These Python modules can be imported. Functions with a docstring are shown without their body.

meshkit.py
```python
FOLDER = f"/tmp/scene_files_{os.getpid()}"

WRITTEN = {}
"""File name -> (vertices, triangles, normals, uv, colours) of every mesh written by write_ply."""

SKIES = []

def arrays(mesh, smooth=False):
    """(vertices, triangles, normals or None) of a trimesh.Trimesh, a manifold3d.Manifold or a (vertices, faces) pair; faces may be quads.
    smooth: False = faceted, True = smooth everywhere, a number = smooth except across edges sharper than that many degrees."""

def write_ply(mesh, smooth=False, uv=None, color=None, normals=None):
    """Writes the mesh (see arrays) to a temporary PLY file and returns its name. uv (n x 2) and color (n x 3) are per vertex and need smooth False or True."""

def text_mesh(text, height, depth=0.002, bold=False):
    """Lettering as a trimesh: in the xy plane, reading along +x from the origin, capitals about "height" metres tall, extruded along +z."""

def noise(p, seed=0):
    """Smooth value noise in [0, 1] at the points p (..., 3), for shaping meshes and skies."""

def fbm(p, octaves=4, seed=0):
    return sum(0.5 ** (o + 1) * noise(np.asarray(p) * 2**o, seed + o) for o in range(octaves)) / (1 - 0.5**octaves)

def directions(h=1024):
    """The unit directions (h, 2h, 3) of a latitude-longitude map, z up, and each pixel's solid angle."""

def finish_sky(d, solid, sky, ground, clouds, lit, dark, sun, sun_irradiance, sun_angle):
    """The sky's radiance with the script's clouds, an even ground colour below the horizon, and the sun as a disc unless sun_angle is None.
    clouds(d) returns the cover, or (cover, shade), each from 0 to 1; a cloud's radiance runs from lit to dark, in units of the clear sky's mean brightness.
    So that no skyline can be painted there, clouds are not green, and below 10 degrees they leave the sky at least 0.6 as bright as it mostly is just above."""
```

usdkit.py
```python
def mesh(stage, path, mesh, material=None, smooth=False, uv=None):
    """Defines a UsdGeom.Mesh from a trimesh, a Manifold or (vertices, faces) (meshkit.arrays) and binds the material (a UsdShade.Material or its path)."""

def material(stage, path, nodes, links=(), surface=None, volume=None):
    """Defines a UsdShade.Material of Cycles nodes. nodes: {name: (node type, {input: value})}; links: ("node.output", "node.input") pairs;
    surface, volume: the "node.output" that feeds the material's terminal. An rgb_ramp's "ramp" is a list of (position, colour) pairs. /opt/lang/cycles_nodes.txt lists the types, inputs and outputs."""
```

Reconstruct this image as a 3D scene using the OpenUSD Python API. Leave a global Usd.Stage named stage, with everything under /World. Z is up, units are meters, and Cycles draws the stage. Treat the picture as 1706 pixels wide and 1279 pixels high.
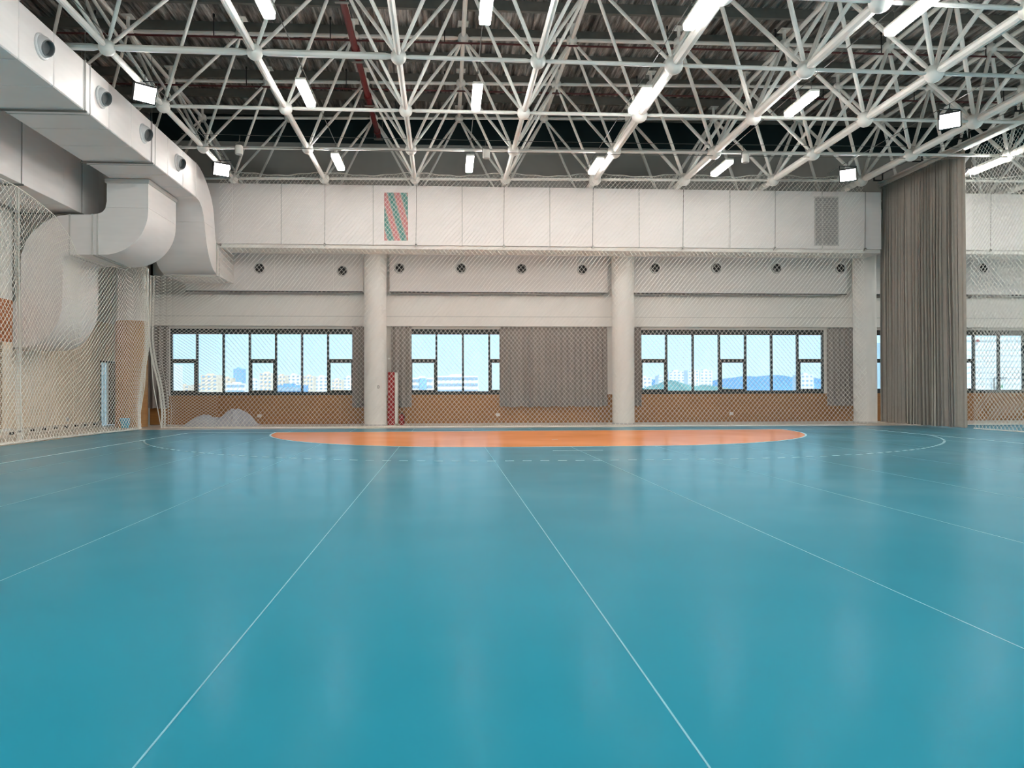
import math, random, numpy as np, trimesh, usdkit, meshkit
from pxr import Usd, UsdGeom, UsdLux, UsdShade, Gf, Sdf
import shapely.geometry as sg
stage = Usd.Stage.CreateInMemory()
UsdGeom.SetStageUpAxis(stage, 'Z'); UsdGeom.SetStageMetersPerUnit(stage, 1.0)
UsdGeom.Xform.Define(stage, '/World'); UsdGeom.Scope.Define(stage, '/World/Looks')
rng = np.random.default_rng(7); random.seed(7)

# ------------------------------------------------------------------ camera, sky, sun, exposure
F_PX, CX, CY = 1193.44, 812.77, 639.55
YAW, PITCH, ROLL, CAM_H = 0.0591, 0.0095, -0.0029, 1.1853
cam = UsdGeom.Camera.Define(stage, '/World/camera')
fw = np.array([math.sin(YAW)*math.cos(PITCH), math.cos(YAW)*math.cos(PITCH), math.sin(PITCH)])
rt = np.array([math.cos(YAW), -math.sin(YAW), 0.0]); up = np.cross(rt, fw)
c_, s_ = math.cos(ROLL), math.sin(ROLL)
rt, up = c_*rt + s_*up, c_*up - s_*rt
cam.AddTransformOp().Set(Gf.Matrix4d(*rt, 0, *up, 0, *(-fw), 0, 0, 0, CAM_H, 1))
AP = 36.0
cam.CreateHorizontalApertureAttr(AP); cam.CreateVerticalApertureAttr(AP*1279/1706)
cam.CreateFocalLengthAttr(F_PX/1706*AP)
cam.CreateHorizontalApertureOffsetAttr((853-CX)/1706*AP)
cam.CreateVerticalApertureOffsetAttr((CY-639.5)/1706*AP)
cam.CreateClippingRangeAttr((0.05, 20000.0))
cam.CreateExposureAttr(0.0)

LAMP = 74.0            # radiance of the battens' diffusers
FLOOD = 58.0          # radiance of the floodlights
SKY = 1.55
dome = UsdLux.DomeLight.Define(stage, '/World/sky'); dome.CreateIntensityAttr(1.0)
sun = UsdLux.DistantLight.Define(stage, '/World/sun'); sun.CreateNormalizeAttr(True); sun.CreateIntensityAttr(1.25); sun.CreateAngleAttr(0.53)
sun.CreateColorAttr(Gf.Vec3f(1.0, 0.95, 0.87))
sun.AddRotateXYZOp().Set(Gf.Vec3f(48, 0, 35))      # behind the viewer, high: no sun comes in at these windows

# ------------------------------------------------------------------ materials
def lin(*c):
    return tuple(((x/255)/12.92 if x/255 <= .04045 else ((x/255+.055)/1.055)**2.4) for x in c)
def mat(name, nodes, links=(), surface='p.BSDF'):
    return usdkit.material(stage, '/World/Looks/'+name, nodes, links, surface=surface)
def plain(name, col, rough=.5, metal=0.0, spec=.5, var=.06, scale=3.0, bump=0.0, bscale=60.0, stretch=(1,1,1)):
    col = np.array(col)
    n = {'g': ('geometry', {}), 'mp': ('mapping', {'scale': stretch}), 'n': ('noise_texture', {'scale': scale, 'detail': 4.0}),
         'r': ('rgb_ramp', {'ramp': [(.25, tuple(col*(1-var))), (.75, tuple(np.minimum(col*(1+var), .95)))]}),
         'p': ('principled_bsdf', {'roughness': rough, 'metallic': metal, 'specular_ior_level': spec})}
    l = [('g.position', 'mp.vector'), ('mp.vector', 'n.vector'), ('n.fac', 'r.fac'), ('r.color', 'p.base_color')]
    if bump:
        n['n2'] = ('noise_texture', {'scale': bscale, 'detail': 3.0}); n['b'] = ('bump', {'strength': bump, 'distance': .01})
        l += [('mp.vector', 'n2.vector'), ('n2.fac', 'b.height'), ('b.normal', 'p.normal')]
    return mat(name, n, l)
def glow(name, col, strength):
    return mat(name, {'e': ('emission', {'color': col, 'strength': strength})}, surface='e.emission')

# sky: pale clear blue, a little whiter towards the horizon
sky_m = usdkit.material(stage, '/World/Looks/sky_air', {
    'tc': ('texture_coordinate', {}), 'sx': ('separate_xyz', {}),
    'r': ('rgb_ramp', {'ramp': [(0, (.62, .86, 1.0)), (.12, (.50, .79, 1.0)), (.5, (.25, .52, .95)), (1, (.15, .38, .85))]}),
    'bg': ('background_shader', {'strength': SKY})},
    [('tc.generated', 'sx.vector'), ('sx.z', 'r.fac'), ('r.color', 'bg.color')], surface='bg.background')
UsdShade.MaterialBindingAPI.Apply(dome.GetPrim()).Bind(sky_m)

M = {}
def floor_mat(name, col, rough):
    """satin vinyl: matt when looked at from above, a soft mirror at grazing angles"""
    col = np.array(col)
    return mat(name, {'g': ('geometry', {}), 'n': ('noise_texture', {'scale': .35, 'detail': 3.0}),
        'r': ('rgb_ramp', {'ramp': [(.3, tuple(col*.96)), (.7, tuple(col*1.04))]}),
        'mp': ('mapping', {'scale': (.25, 3.0, 1)}), 'n2': ('noise_texture', {'scale': 1.0, 'detail': 2.0}),
        'b': ('bump', {'strength': .06, 'distance': .02}),
        'mr': ('map_range', {'from_min': .3, 'from_max': .7, 'to_min': rough-.03, 'to_max': rough+.03}),
        'd': ('diffuse_bsdf', {}), 's': ('glossy_bsdf', {'color': (1, 1, 1)}), 'lw': ('layer_weight', {'blend': .5}),
        'pw': ('math', {'math_type': 'power', 'value2': 9.0}), 'ma': ('math', {'math_type': 'multiply_add', 'value2': 1.0, 'value3': .001}), 'mn': ('math', {'math_type': 'minimum', 'value2': .45}), 'm': ('mix_closure', {})},
        [('g.position', 'n.vector'), ('n.fac', 'r.fac'), ('r.color', 'd.color'), ('g.position', 'mp.vector'), ('mp.vector', 'n2.vector'),
         ('n2.fac', 'b.height'), ('b.normal', 's.normal'), ('n.fac', 'mr.value'), ('mr.result', 's.roughness'),
         ('lw.facing', 'pw.value1'), ('pw.value', 'ma.value1'), ('ma.value', 'mn.value1'), ('mn.value', 'm.fac'), ('d.BSDF', 'm.closure1'), ('s.BSDF', 'm.closure2')], surface='m.closure')
M['teal'] = floor_mat('teal_vinyl', (.022, .246, .342), .22)
M['orange'] = floor_mat('orange_vinyl', lin(250, 146, 62), .22)
M['line'] = plain('court_line_paint', lin(190, 225, 232), .4)
M['weld'] = plain('seam_weld', lin(112, 180, 197), .4)
M['slab'] = plain('terrazzo', lin(222, 208, 192), .45, var=.12, scale=25)
M['white'] = plain('white_wall_paint', lin(238, 234, 228), .7, var=.02)
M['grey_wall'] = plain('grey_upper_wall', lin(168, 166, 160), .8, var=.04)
M['duct'] = plain('white_duct_skin', lin(240, 235, 232), .5, var=.025, scale=1.5, stretch=(1, 1, 6))
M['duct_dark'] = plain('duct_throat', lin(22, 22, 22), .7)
M['flange'] = plain('duct_flange', lin(205, 202, 198), .45)
M['silver'] = plain('nozzle_metal', lin(222, 222, 222), .35, metal=.15)
M['nozzle_in'] = plain('nozzle_inside', lin(105, 108, 108), .6)
M['grille'] = plain('grille_metal', lin(168, 166, 164), .45, metal=.2)
M['steel'] = plain('white_painted_steel', lin(236, 233, 226), .45, var=.04, scale=2)
M['purlin'] = plain('galvanised_purlin', lin(105, 104, 98), .5, var=.15, scale=4)
M['dark'] = plain('dark_plastic', lin(28, 28, 29), .5)
M['wire'] = plain('steel_wire', lin(120, 118, 112), .4)
M['red'] = plain('red_paint', lin(150, 22, 22), .35)
M['red_pipe'] = plain('red_pipe_paint', lin(100, 20, 20), .5)
M['branch_pipe'] = plain('dark_red_pipe_paint', lin(78, 24, 24), .5)
M['frame'] = plain('dark_window_frame', lin(30, 40, 40), .4)
M['net'] = plain('net_cord', lin(240, 236, 227), .8, var=.03)
M['curtain'] = plain('grey_curtain_cloth', lin(168, 160, 150), .9, var=.05, scale=6, bump=.1, bscale=200)
M['window_curtain'] = plain('window_curtain_cloth', lin(146, 138, 132), .9, var=.05, scale=6)
M['aluminium'] = plain('aluminium_rail', lin(180, 180, 178), .35, metal=.4)
M['tarp'] = plain('crumpled_grey_cloth', lin(190, 190, 196), .7, var=.12, scale=8)
M['blue'] = plain('light_blue_plastic', lin(95, 185, 215), .4)
M['socket'] = plain('white_plastic', lin(232, 228, 220), .4, var=.01)
def wood(name, c1, c2, rough=.4):
    return mat(name, {'g': ('geometry', {}), 'mp': ('mapping', {'scale': (1.2, 1.2, 14)}), 'n': ('noise_texture', {'scale': 1.3, 'detail': 6.0, 'distortion': .6}),
        'r': ('rgb_ramp', {'ramp': [(.25, c1), (.75, c2)]}), 'p': ('principled_bsdf', {'roughness': rough})},
        [('g.position', 'mp.vector'), ('mp.vector', 'n.vector'), ('n.fac', 'r.fac'), ('r.color', 'p.base_color')])
M['wood'] = wood('oak_veneer', lin(148, 100, 52), lin(172, 120, 66))
M['wood_light'] = wood('pale_veneer', lin(240, 216, 188), lin(247, 230, 208), .3)
M['wood_orange'] = wood('orange_veneer', lin(176, 104, 58), lin(196, 122, 72))
M['wood_column'] = wood('column_veneer', lin(186, 138, 88), lin(208, 164, 114), .35)
M['wood_door'] = wood('brown_door_veneer', lin(104, 78, 56), lin(124, 94, 68))
M['perforated'] = mat('perforated_veneer', {'g': ('geometry', {}), 'mp': ('mapping', {'scale': (0, 20, 20)}), 'v': ('voronoi_texture', {'scale': 1.0, 'randomness': 0.0}),
    'r': ('rgb_ramp', {'ramp': [(0, lin(52, 40, 30)), (.30, lin(52, 40, 30)), (.36, lin(196, 166, 132)), (1, lin(196, 166, 132))]}), 'p': ('principled_bsdf', {'roughness': .5})},
    [('g.position', 'mp.vector'), ('mp.vector', 'v.vector'), ('v.distance', 'r.fac'), ('r.color', 'p.base_color')])
M['deck'] = mat('roof_deck', {'g': ('geometry', {}), 'mp': ('mapping', {'scale': (7, .55, 3)}), 'n': ('noise_texture', {'scale': 1.0, 'detail': 6.0, 'roughness': .7}),
    'r': ('rgb_ramp', {'ramp': [(.36, lin(58, 56, 54)), (.5, lin(128, 124, 119)), (.66, lin(205, 200, 194))]}), 'p': ('principled_bsdf', {'roughness': .55})},
    [('g.position', 'mp.vector'), ('mp.vector', 'n.vector'), ('n.fac', 'r.fac'), ('r.color', 'p.base_color')])
M['striped'] = mat('painted_moire', {'g': ('geometry', {}), 'mp': ('mapping', {'rotation': (0, .27, 0), 'scale': (1, 0, 1)}),  # camera moire on grey louvres, painted as pink and teal stripes
    'w': ('wave_texture', {'bands_direction': 'x', 'scale': .78, 'distortion': 1.2, 'detail': 1.0, 'detail_scale': .8, 'phase': 1.2}),
    'r': ('rgb_ramp', {'ramp': [(.1, lin(88, 150, 140)), (.45, lin(140, 165, 165)), (.6, lin(205, 150, 135)), (.95, lin(205, 130, 132))]}), 'p': ('principled_bsdf', {'roughness': .6})},
    [('g.position', 'mp.vector'), ('mp.vector', 'w.vector'), ('w.fac', 'r.fac'), ('r.color', 'p.base_color')])
def pane_mat(name, tint, refl=1.0):
    return mat(name, {'t': ('transparent_bsdf', {'color': tint}), 'gl': ('glossy_bsdf', {'color': (refl,)*3, 'roughness': .02}), 'f': ('fresnel', {'IOR': 1.45}), 'm': ('mix_closure', {})},
        [('f.fac', 'm.fac'), ('t.BSDF', 'm.closure1'), ('gl.BSDF', 'm.closure2')], surface='m.closure')
M['glass'] = pane_mat('window_glass', (.92, .97, .97))
M['door_glass'] = mat('blue_door_glass', {'p': ('principled_bsdf', {'base_color': lin(150, 195, 210), 'roughness': .12})})
M['lamp'] = glow('batten_diffuser', (1.0, .98, .945), LAMP)
M['flood'] = glow('flood_lens', (1.0, .98, .94), FLOOD)
M['tower_cream'] = plain('cream_facade', lin(236, 214, 190), .8, scale=.05)
M['tower_white'] = plain('white_facade', lin(240, 240, 238), .8, scale=.05)
M['tower_blue'] = plain('blue_facade', lin(150, 190, 226), .5, scale=.05)
M['tower_window'] = plain('far_window', lin(158, 178, 194), .4, scale=.1)  # paled so that distance haze sits in the glass colour
M['roof_blue'] = plain('blue_roof', lin(120, 170, 215), .5, scale=.05)
M['hill'] = plain('haze_tinted_hill', lin(112, 160, 192), .95, scale=.006, var=.1)  # distance haze is painted into the hill colour as blue
M['hill_near'] = plain('near_hill', lin(112, 156, 146), .95, scale=.02, var=.2)
M['earth'] = plain('outside_ground', lin(165, 178, 175), .9, scale=.01, var=.15)
M['dark_glazing'] = plain('dark_glazing', lin(34, 48, 50), .25)
M['green'] = plain('green_sign', lin(60, 150, 110), .5)

# ------------------------------------------------------------------ shapes
def cat(ms):
    vs, fs, n = [], [], 0
    for v, f in ms:
        vs.append(np.asarray(v, float)); fs.append(np.asarray(f, int)+n); n += len(v)
    return np.vstack(vs), np.vstack(fs)
BF = np.array([[0,2,1],[0,3,2],[4,5,6],[4,6,7],[0,1,5],[0,5,4],[1,2,6],[1,6,5],[2,3,7],[2,7,6],[3,0,4],[3,4,7]])
def box(x0, x1, y0, y1, z0, z1):
    return np.array([[x0,y0,z0],[x1,y0,z0],[x1,y1,z0],[x0,y1,z0],[x0,y0,z1],[x1,y0,z1],[x1,y1,z1],[x0,y1,z1]], float), BF
def hull(pts):
    h = trimesh.convex.convex_hull(np.asarray(pts, float)); return np.array(h.vertices), np.array(h.faces)
def cbox(x0, x1, y0, y1, z0, z1, b=.01):
    """box with chamfered edges"""
    P = []
    for x, dx in ((x0, 1), (x1, -1)):
        for y, dy in ((y0, 1), (y1, -1)):
            for z, dz in ((z0, 1), (z1, -1)):
                P += [(x, y+dy*b, z+dz*b), (x+dx*b, y, z+dz*b), (x+dx*b, y+dy*b, z)]
    return hull(P)
def tube(pts, r, n=8, caps=True):
    pts = np.asarray(pts, float); m = len(pts); r = np.broadcast_to(r, (m,))
    t = np.gradient(pts, axis=0); t /= np.linalg.norm(t, axis=1, keepdims=True)+1e-12
    ref = np.array([0, 0, 1.0]) if abs(t[0][2]) < .9 else np.array([1.0, 0, 0])
    V = []
    for i in range(m):
        a = np.cross(t[i], ref); a /= np.linalg.norm(a)+1e-12; b = np.cross(t[i], a); ref = np.cross(a, t[i])
        ang = np.arange(n)*2*np.pi/n
        V.append(pts[i] + r[i]*(np.cos(ang)[:, None]*a + np.sin(ang)[:, None]*b))
    V = np.vstack(V); Fc = []
    for i in range(m-1):
        for j in range(n):
            a, b, c, d = i*n+j, i*n+(j+1) % n, (i+1)*n+(j+1) % n, (i+1)*n+j
            Fc += [[a, c, b], [a, d, c]]
    if caps:
        k = len(V); V = np.vstack([V, pts[:1], pts[-1:]])
        for j in range(n):
            Fc += [[k, j, (j+1) % n], [k+1, (m-1)*n+(j+1) % n, (m-1)*n+j]]
    V = np.asarray(V); Fc = np.asarray(Fc)
    return V, Fc[:, ::-1] if False else Fc
def lathe(prof, n=24, axis='z'):
    """revolve (radius, height) points, radius 0 allowed at the ends"""
    prof = np.asarray(prof, float); m = len(prof); ang = np.arange(n)*2*np.pi/n
    V = np.stack([prof[:, None, 0]*np.cos(ang), prof[:, None, 0]*np.sin(ang), np.repeat(prof[:, 1][:, None], n, 1)], -1).reshape(-1, 3)
    Fc = []
    for i in range(m-1):
        for j in range(n):
            a, b, c, d = i*n+j, i*n+(j+1) % n, (i+1)*n+(j+1) % n, (i+1)*n+j
            if prof[i, 0] > 1e-9: Fc.append([a, b, c])
            if prof[i+1, 0] > 1e-9: Fc.append([a, c, d])
    if axis == 'x': V = V[:, [2, 0, 1]]
    if axis == 'y': V = V[:, [1, 2, 0]]
    return V, np.array(Fc)
def move(m, d): return np.asarray(m[0])+np.asarray(d, float), m[1]
def turn(m, R): return np.asarray(m[0])@np.asarray(R).T, m[1]
def ball(c, r, sub=2):
    s = trimesh.creation.icosphere(sub, r); return np.array(s.vertices)+np.asarray(c), np.array(s.faces)
def extrude(poly, axis, a, b):
    """polygon (shapely) extruded; axis x: polygon is (y,z); axis y: polygon is (x,z); axis z: (x,y)"""
    out = []
    for g in getattr(poly, 'geoms', [poly]):
        if g.is_empty or g.area < 1e-6: continue
        t = trimesh.creation.extrude_polygon(g, b-a, engine='earcut'); v = np.array(t.vertices); f = np.array(t.faces)
        if axis == 'x': v = np.stack([v[:, 2]+a, v[:, 0], v[:, 1]], 1)
        elif axis == 'y': v = np.stack([v[:, 0], v[:, 2]+a, v[:, 1]], 1); f = f[:, ::-1]
        else: v = v+[0, 0, a]
        out.append((v, f))
    return cat(out)

# ------------------------------------------------------------------ prims
used = {}
def numbered(parent, name):
    k = used.get((parent, name), 0); used[(parent, name)] = k+1
    return name if k == 0 else f'{name}_{k:03d}'
class T:
    def __init__(self, path, loc): self.path, self.loc = path, np.array(loc, float)
def data(prim, **kw):
    for k, v in kw.items():
        if v: prim.SetCustomDataByKey(k, v)
def thing(name, label, category, loc=(0, 0, 0), group=None, kind=None):
    path = '/World/'+numbered('', name)
    x = UsdGeom.Xform.Define(stage, path); x.AddTranslateOp().Set(Gf.Vec3d(*map(float, loc)))
    data(x.GetPrim(), label=label, category=category, group=group, kind=kind)
    return T(path, loc)
def part(t, name, m, material, smooth=30, label=None, kind=None):
    """a mesh, given in world coordinates, as a child of the thing or part t"""
    path = t.path+'/'+numbered(t.path, name)
    v, f = m
    p = usdkit.mesh(stage, path, (np.asarray(v)-t.loc, f), M[material], smooth)
    data(p.GetPrim(), label=label, kind=kind)
    return T(path, t.loc)
def node(t, name):
    """a part that only groups its sub-parts"""
    path = t.path+'/'+numbered(t.path, name); UsdGeom.Xform.Define(stage, path); return T(path, t.loc)
def copy(t, loc, label, category, group=None, rotz=0):
    name = t.path.split('/')[-1]; name = name[:-4] if name[-4:-3] == '_' and name[-3:].isdigit() else name
    path = '/World/'+numbered('', name)
    x = UsdGeom.Xform.Define(stage, path); x.ClearXformOpOrder()
    pr = x.GetPrim(); pr.GetReferences().AddInternalReference(t.path); pr.SetInstanceable(True)
    tr = x.GetTranslateOp() if hasattr(x, 'GetTranslateOp') else None
    a = pr.GetAttribute('xformOp:translate')
    (a if a else pr.CreateAttribute('xformOp:translate', Sdf.ValueTypeNames.Double3)).Set(Gf.Vec3d(*map(float, loc)))
    x.GetXformOpOrderAttr().Set(['xformOp:translate'])
    data(pr, label=label, category=category, group=group)
    return T(path, loc)

# ================================================================== THE SETTING
WALL_Y, WALL_L, WALL_R, BACK_Y, DECK_Z = 26.3, -12.1, 27.0, -19.0, 11.3
GX, GY = 2.6125, 21.045            # middle of the goal line
# ---- floor
fl = thing('floor', 'teal vinyl sports floor with court lines and beige stone margin', 'floor', kind='structure')
part(fl, 'stone_margin', box(WALL_L-.2, WALL_R+.2, BACK_Y-.2, 27.6, -.3, -.012), 'slab', False, label='beige speckled stone margin along the walls')
seams = [-.9854+1.8113*k for k in range(-4, 15)]
VX0, VX1, VY0, VY1 = -9.75, 24.6, -17.5, 22.9
edges = [VX0]+[s for s in seams if VX0+.3 < s < VX1-.3]+[VX1]
for a, b in zip(edges[:-1], edges[1:]):
    part(fl, 'vinyl_sheet', cbox(a+.003, b-.003, VY0, VY1, -.012, 0, .002), 'teal', False)
for s in edges[1:-1]:
    part(fl, 'seam_weld', box(s-.004, s+.004, VY0, VY1, -.006, .0006), 'weld', False)
ZL = .0035
def ring(x, y, r, w, a0, a1, n=40):
    a = np.linspace(a0, a1, n)
    return sg.Polygon(np.vstack([np.stack([x+(r+w/2)*np.cos(a), y+(r+w/2)*np.sin(a)], 1), np.stack([x+(r-w/2)*np.cos(a), y+(r-w/2)*np.sin(a)], 1)[::-1]]))
def goal_shape(r):
    a = np.linspace(-math.pi/2, 0, 60); L = [(GX+1.5+r*math.cos(t), GY+r*math.sin(t)) for t in a]
    R = [(GX-1.5-r*math.cos(t), GY+r*math.sin(t)) for t in a[::-1]]
    return sg.Polygon(L+R)
def outline(path, w):
    return sg.LineString(path).buffer(w/2, cap_style=2, join_style=2)
def arc_path(r):
    a = np.linspace(0, -math.pi/2, 90)
    return [(GX+1.5+r*math.cos(t), GY+r*math.sin(t)) for t in a]+[(GX-1.5-r*math.cos(t), GY+r*math.sin(t)) for t in a[::-1]]
part(fl, 'goal_area', extrude(goal_shape(6.0), 'z', .0003, .002), 'orange', False, label='orange goal area')
part(fl, 'goal_area_line', extrude(outline(arc_path(6.0), .05), 'z', .001, ZL), 'line', False)
dash_line = sg.LineString(arc_path(9.0)); total = dash_line.length; dashes = []
from shapely.ops import substring
d = .0
while d < total:
    dashes.append(substring(dash_line, d, min(d+.15, total)).buffer(.025, cap_style=2)); d += .30
# the ends of the free-throw line, beside the side lines, are painted solid
keep = sg.box(GX-10, -50, GX+10, GY)
dm = [g.intersection(keep) for g in dashes]
part(fl, 'free_throw_line', cat([extrude(g, 'z', .001, ZL) for g in dm if not g.is_empty and g.area > 1e-4]), 'line', False, label='dashed white free-throw line', kind='stuff')
for g in (substring(dash_line, 2.0, 5.2), substring(dash_line, total-5.2, total-2.0)):
    part(fl, 'free_throw_line_end', extrude(g.buffer(.022, cap_style=2).intersection(keep), 'z', .001, ZL), 'line', False)
for x in (GX-10, GX+10):
    part(fl, 'side_line', box(x-.025, x+.025, VY0+1, GY, .001, ZL), 'line', False)
part(fl, 'goal_line', box(GX-10, GX+10, GY-.025, GY+.025, .001, ZL-.0005), 'line', False)
part(fl, 'penalty_line', box(GX-.5, GX+.5, GY-7.025, GY-6.975, .001, ZL), 'line', False)
part(fl, 'goalkeeper_line', box(GX-.075, GX+.075, GY-4.025, GY-3.975, .001, ZL+.001), 'line', False)

# ---- ceiling: corrugated deck on purlins
ce = thing('ceiling', 'dark corrugated metal roof deck on grey purlins', 'ceiling', kind='structure')
xs, zz = [], []
x = WALL_L-.3
while x < WALL_R+.3:
    for dx, dz in ((0, 0), (.09, 0), (.13, .08), (.26, .08)):
        xs.append(x+dx); zz.append(DECK_Z+dz)
    x += .30
xs, zz = np.array(xs), np.array(zz)
yb = [BACK_Y-.2, 27.6]
V = np.vstack([np.stack([xs, np.full_like(xs, y), zz+o], 1) for o in (0, .12) for y in yb]); n = len(xs); Fd = []
for i in range(n-1):
    Fd += [[i, n+i, i+1], [i+1, n+i, n+i+1], [2*n+i, 2*n+i+1, 3*n+i], [2*n+i+1, 3*n+i+1, 3*n+i]]
part(ce, 'roof_deck', (V, np.array(Fd)), 'deck', False)
for y in np.arange(6.7, 26.2, 1.47):
    prof = sg.Polygon([(y-.04, DECK_Z-.26), (y+.06, DECK_Z-.26), (y+.06, DECK_Z-.24), (y-.02, DECK_Z-.24), (y-.02, DECK_Z-.02), (y+.06, DECK_Z-.02), (y+.06, DECK_Z), (y-.04, DECK_Z)])
    part(ce, 'purlin', extrude(prof, 'x', WALL_L, WALL_R), 'purlin', False)

# ---- far wall with its window openings
WIN = [(-9.85, -3.33), (-1.30, 5.50), (7.24, 14.30), (16.25, 23.25)]
SILL, HEAD, T_ = 1.05, 3.45, .22
wf = thing('wall_far', 'white far wall over a brown wood dado under the windows', 'wall', kind='structure')
xs_ = [-10.55]+[v for w in WIN for v in w]+[WALL_R]
for i in range(0, len(xs_), 2):
    part(wf, 'pier', box(xs_[i], xs_[i+1], WALL_Y, WALL_Y+T_, SILL, HEAD), 'white', False)
part(wf, 'upper_wall', box(-10.55, WALL_R, WALL_Y, WALL_Y+T_, HEAD, 8.05), 'white', False)
part(wf, 'clerestory_strip', cbox(-10.55, WALL_R, WALL_Y-.03, WALL_Y+T_, 10.22, DECK_Z+.1, .01), 'dark_glazing', False, label='dark glazed strip under the roof')
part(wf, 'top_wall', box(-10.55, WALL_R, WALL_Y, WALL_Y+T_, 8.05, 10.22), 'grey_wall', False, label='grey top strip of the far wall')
px_ = [-10.55]+list(np.arange(-8.6, 26.5, 2.4))+[WALL_R]
for a, b in zip(px_[:-1], px_[1:]):
    part(wf, 'wood_panel', cbox(a+.003, b-.003, WALL_Y-.02, WALL_Y+T_, 0, SILL, .004), 'wood', False)
part(wf, 'bulkhead', box(-10.4, WALL_R, 25.92, WALL_Y, 3.53, 4.62), 'white', False, label='white boxed beam above the curtains')
part(wf, 'bulkhead_trim', cbox(-10.4, WALL_R, 25.905, 25.925, 3.86, 3.885, .004), 'flange', False)
part(wf, 'alcove_wall', box(WALL_L, -10.5, 27.3, 27.5, 0, DECK_Z), 'white', False)
part(wf, 'alcove_return', box(-10.55, -10.45, 26.3, 27.5, 0, DECK_Z), 'white', False)
# ---- windows
def make_window(i, x0, x1, where):
    t = thing(f'window_{i}', f'dark framed window {where}', 'window', ((x0+x1)/2, WALL_Y, SILL), kind='structure')
    y0, y1 = WALL_Y+.02, WALL_Y+.12
    fr = cat([box(x0, x1, y0, y1, HEAD-.19, HEAD), box(x0, x1, y0, y1, SILL, SILL+.12), box(x0, x0+.06, y0, y1, SILL+.12, HEAD-.19), box(x1-.06, x1, y0, y1, SILL+.12, HEAD-.19)])
    part(t, 'window_frame', fr, 'frame', False)
    n, z0, z1, zt = 7, SILL+.12, HEAD-.19, 2.31
    w = (x1-x0)/n
    for k in range(1, n):
        X = x0+w*k; part(t, 'mullion', cbox(X-.035, X+.035, y0-.015, y1, z0, z1, .006), 'frame', False)
    for k in range(n):
        a, b = x0+w*k+.035, x0+w*(k+1)-.035
        if k % 3 == 0:
            part(t, 'transom', cbox(a, b, y0-.01, y1, zt-.045, zt+.045, .006), 'frame', False)
            part(t, 'window_pane', box(a, b, y0+.05, y0+.06, zt+.045, z1), 'glass', False)
            s = .055
            sash = cat([box(a, b, y0-.03, y0+.05, z0, z0+s), box(a, b, y0-.03, y0+.05, zt-.045-s, zt-.045), box(a, a+s, y0-.03, y0+.05, z0+s, zt-.045-s), box(b-s, b, y0-.03, y0+.05, z0+s, zt-.045-s)])
            sp = part(t, 'sash', sash, 'frame', False)
            part(sp, 'sash_pane', box(a+s, b-s, y0+.0, y0+.01, z0+s, zt-.045-s), 'glass', False)
            part(sp, 'handle', cat([cbox((a+b)/2-.05, (a+b)/2+.05, y0-.06, y0-.03, z0+.01, z0+.035, .004), cbox((a+b)/2-.012, (a+b)/2+.012, y0-.09, y0-.06, z0+.012, z0+.033, .004)]), 'dark', False)
        else:
            part(t, 'window_pane', box(a, b, y0+.05, y0+.06, z0, z1), 'glass', False)
for i, ((a, b), wh) in enumerate(zip(WIN, ('left of the column with the red fire cabinet', 'half covered by a wide drawn curtain', 'between the wide drawn curtain and the tall divider curtain', 'of the next hall, right of the tall divider curtain'))):
    make_window(i+1, a, b, wh)

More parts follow.
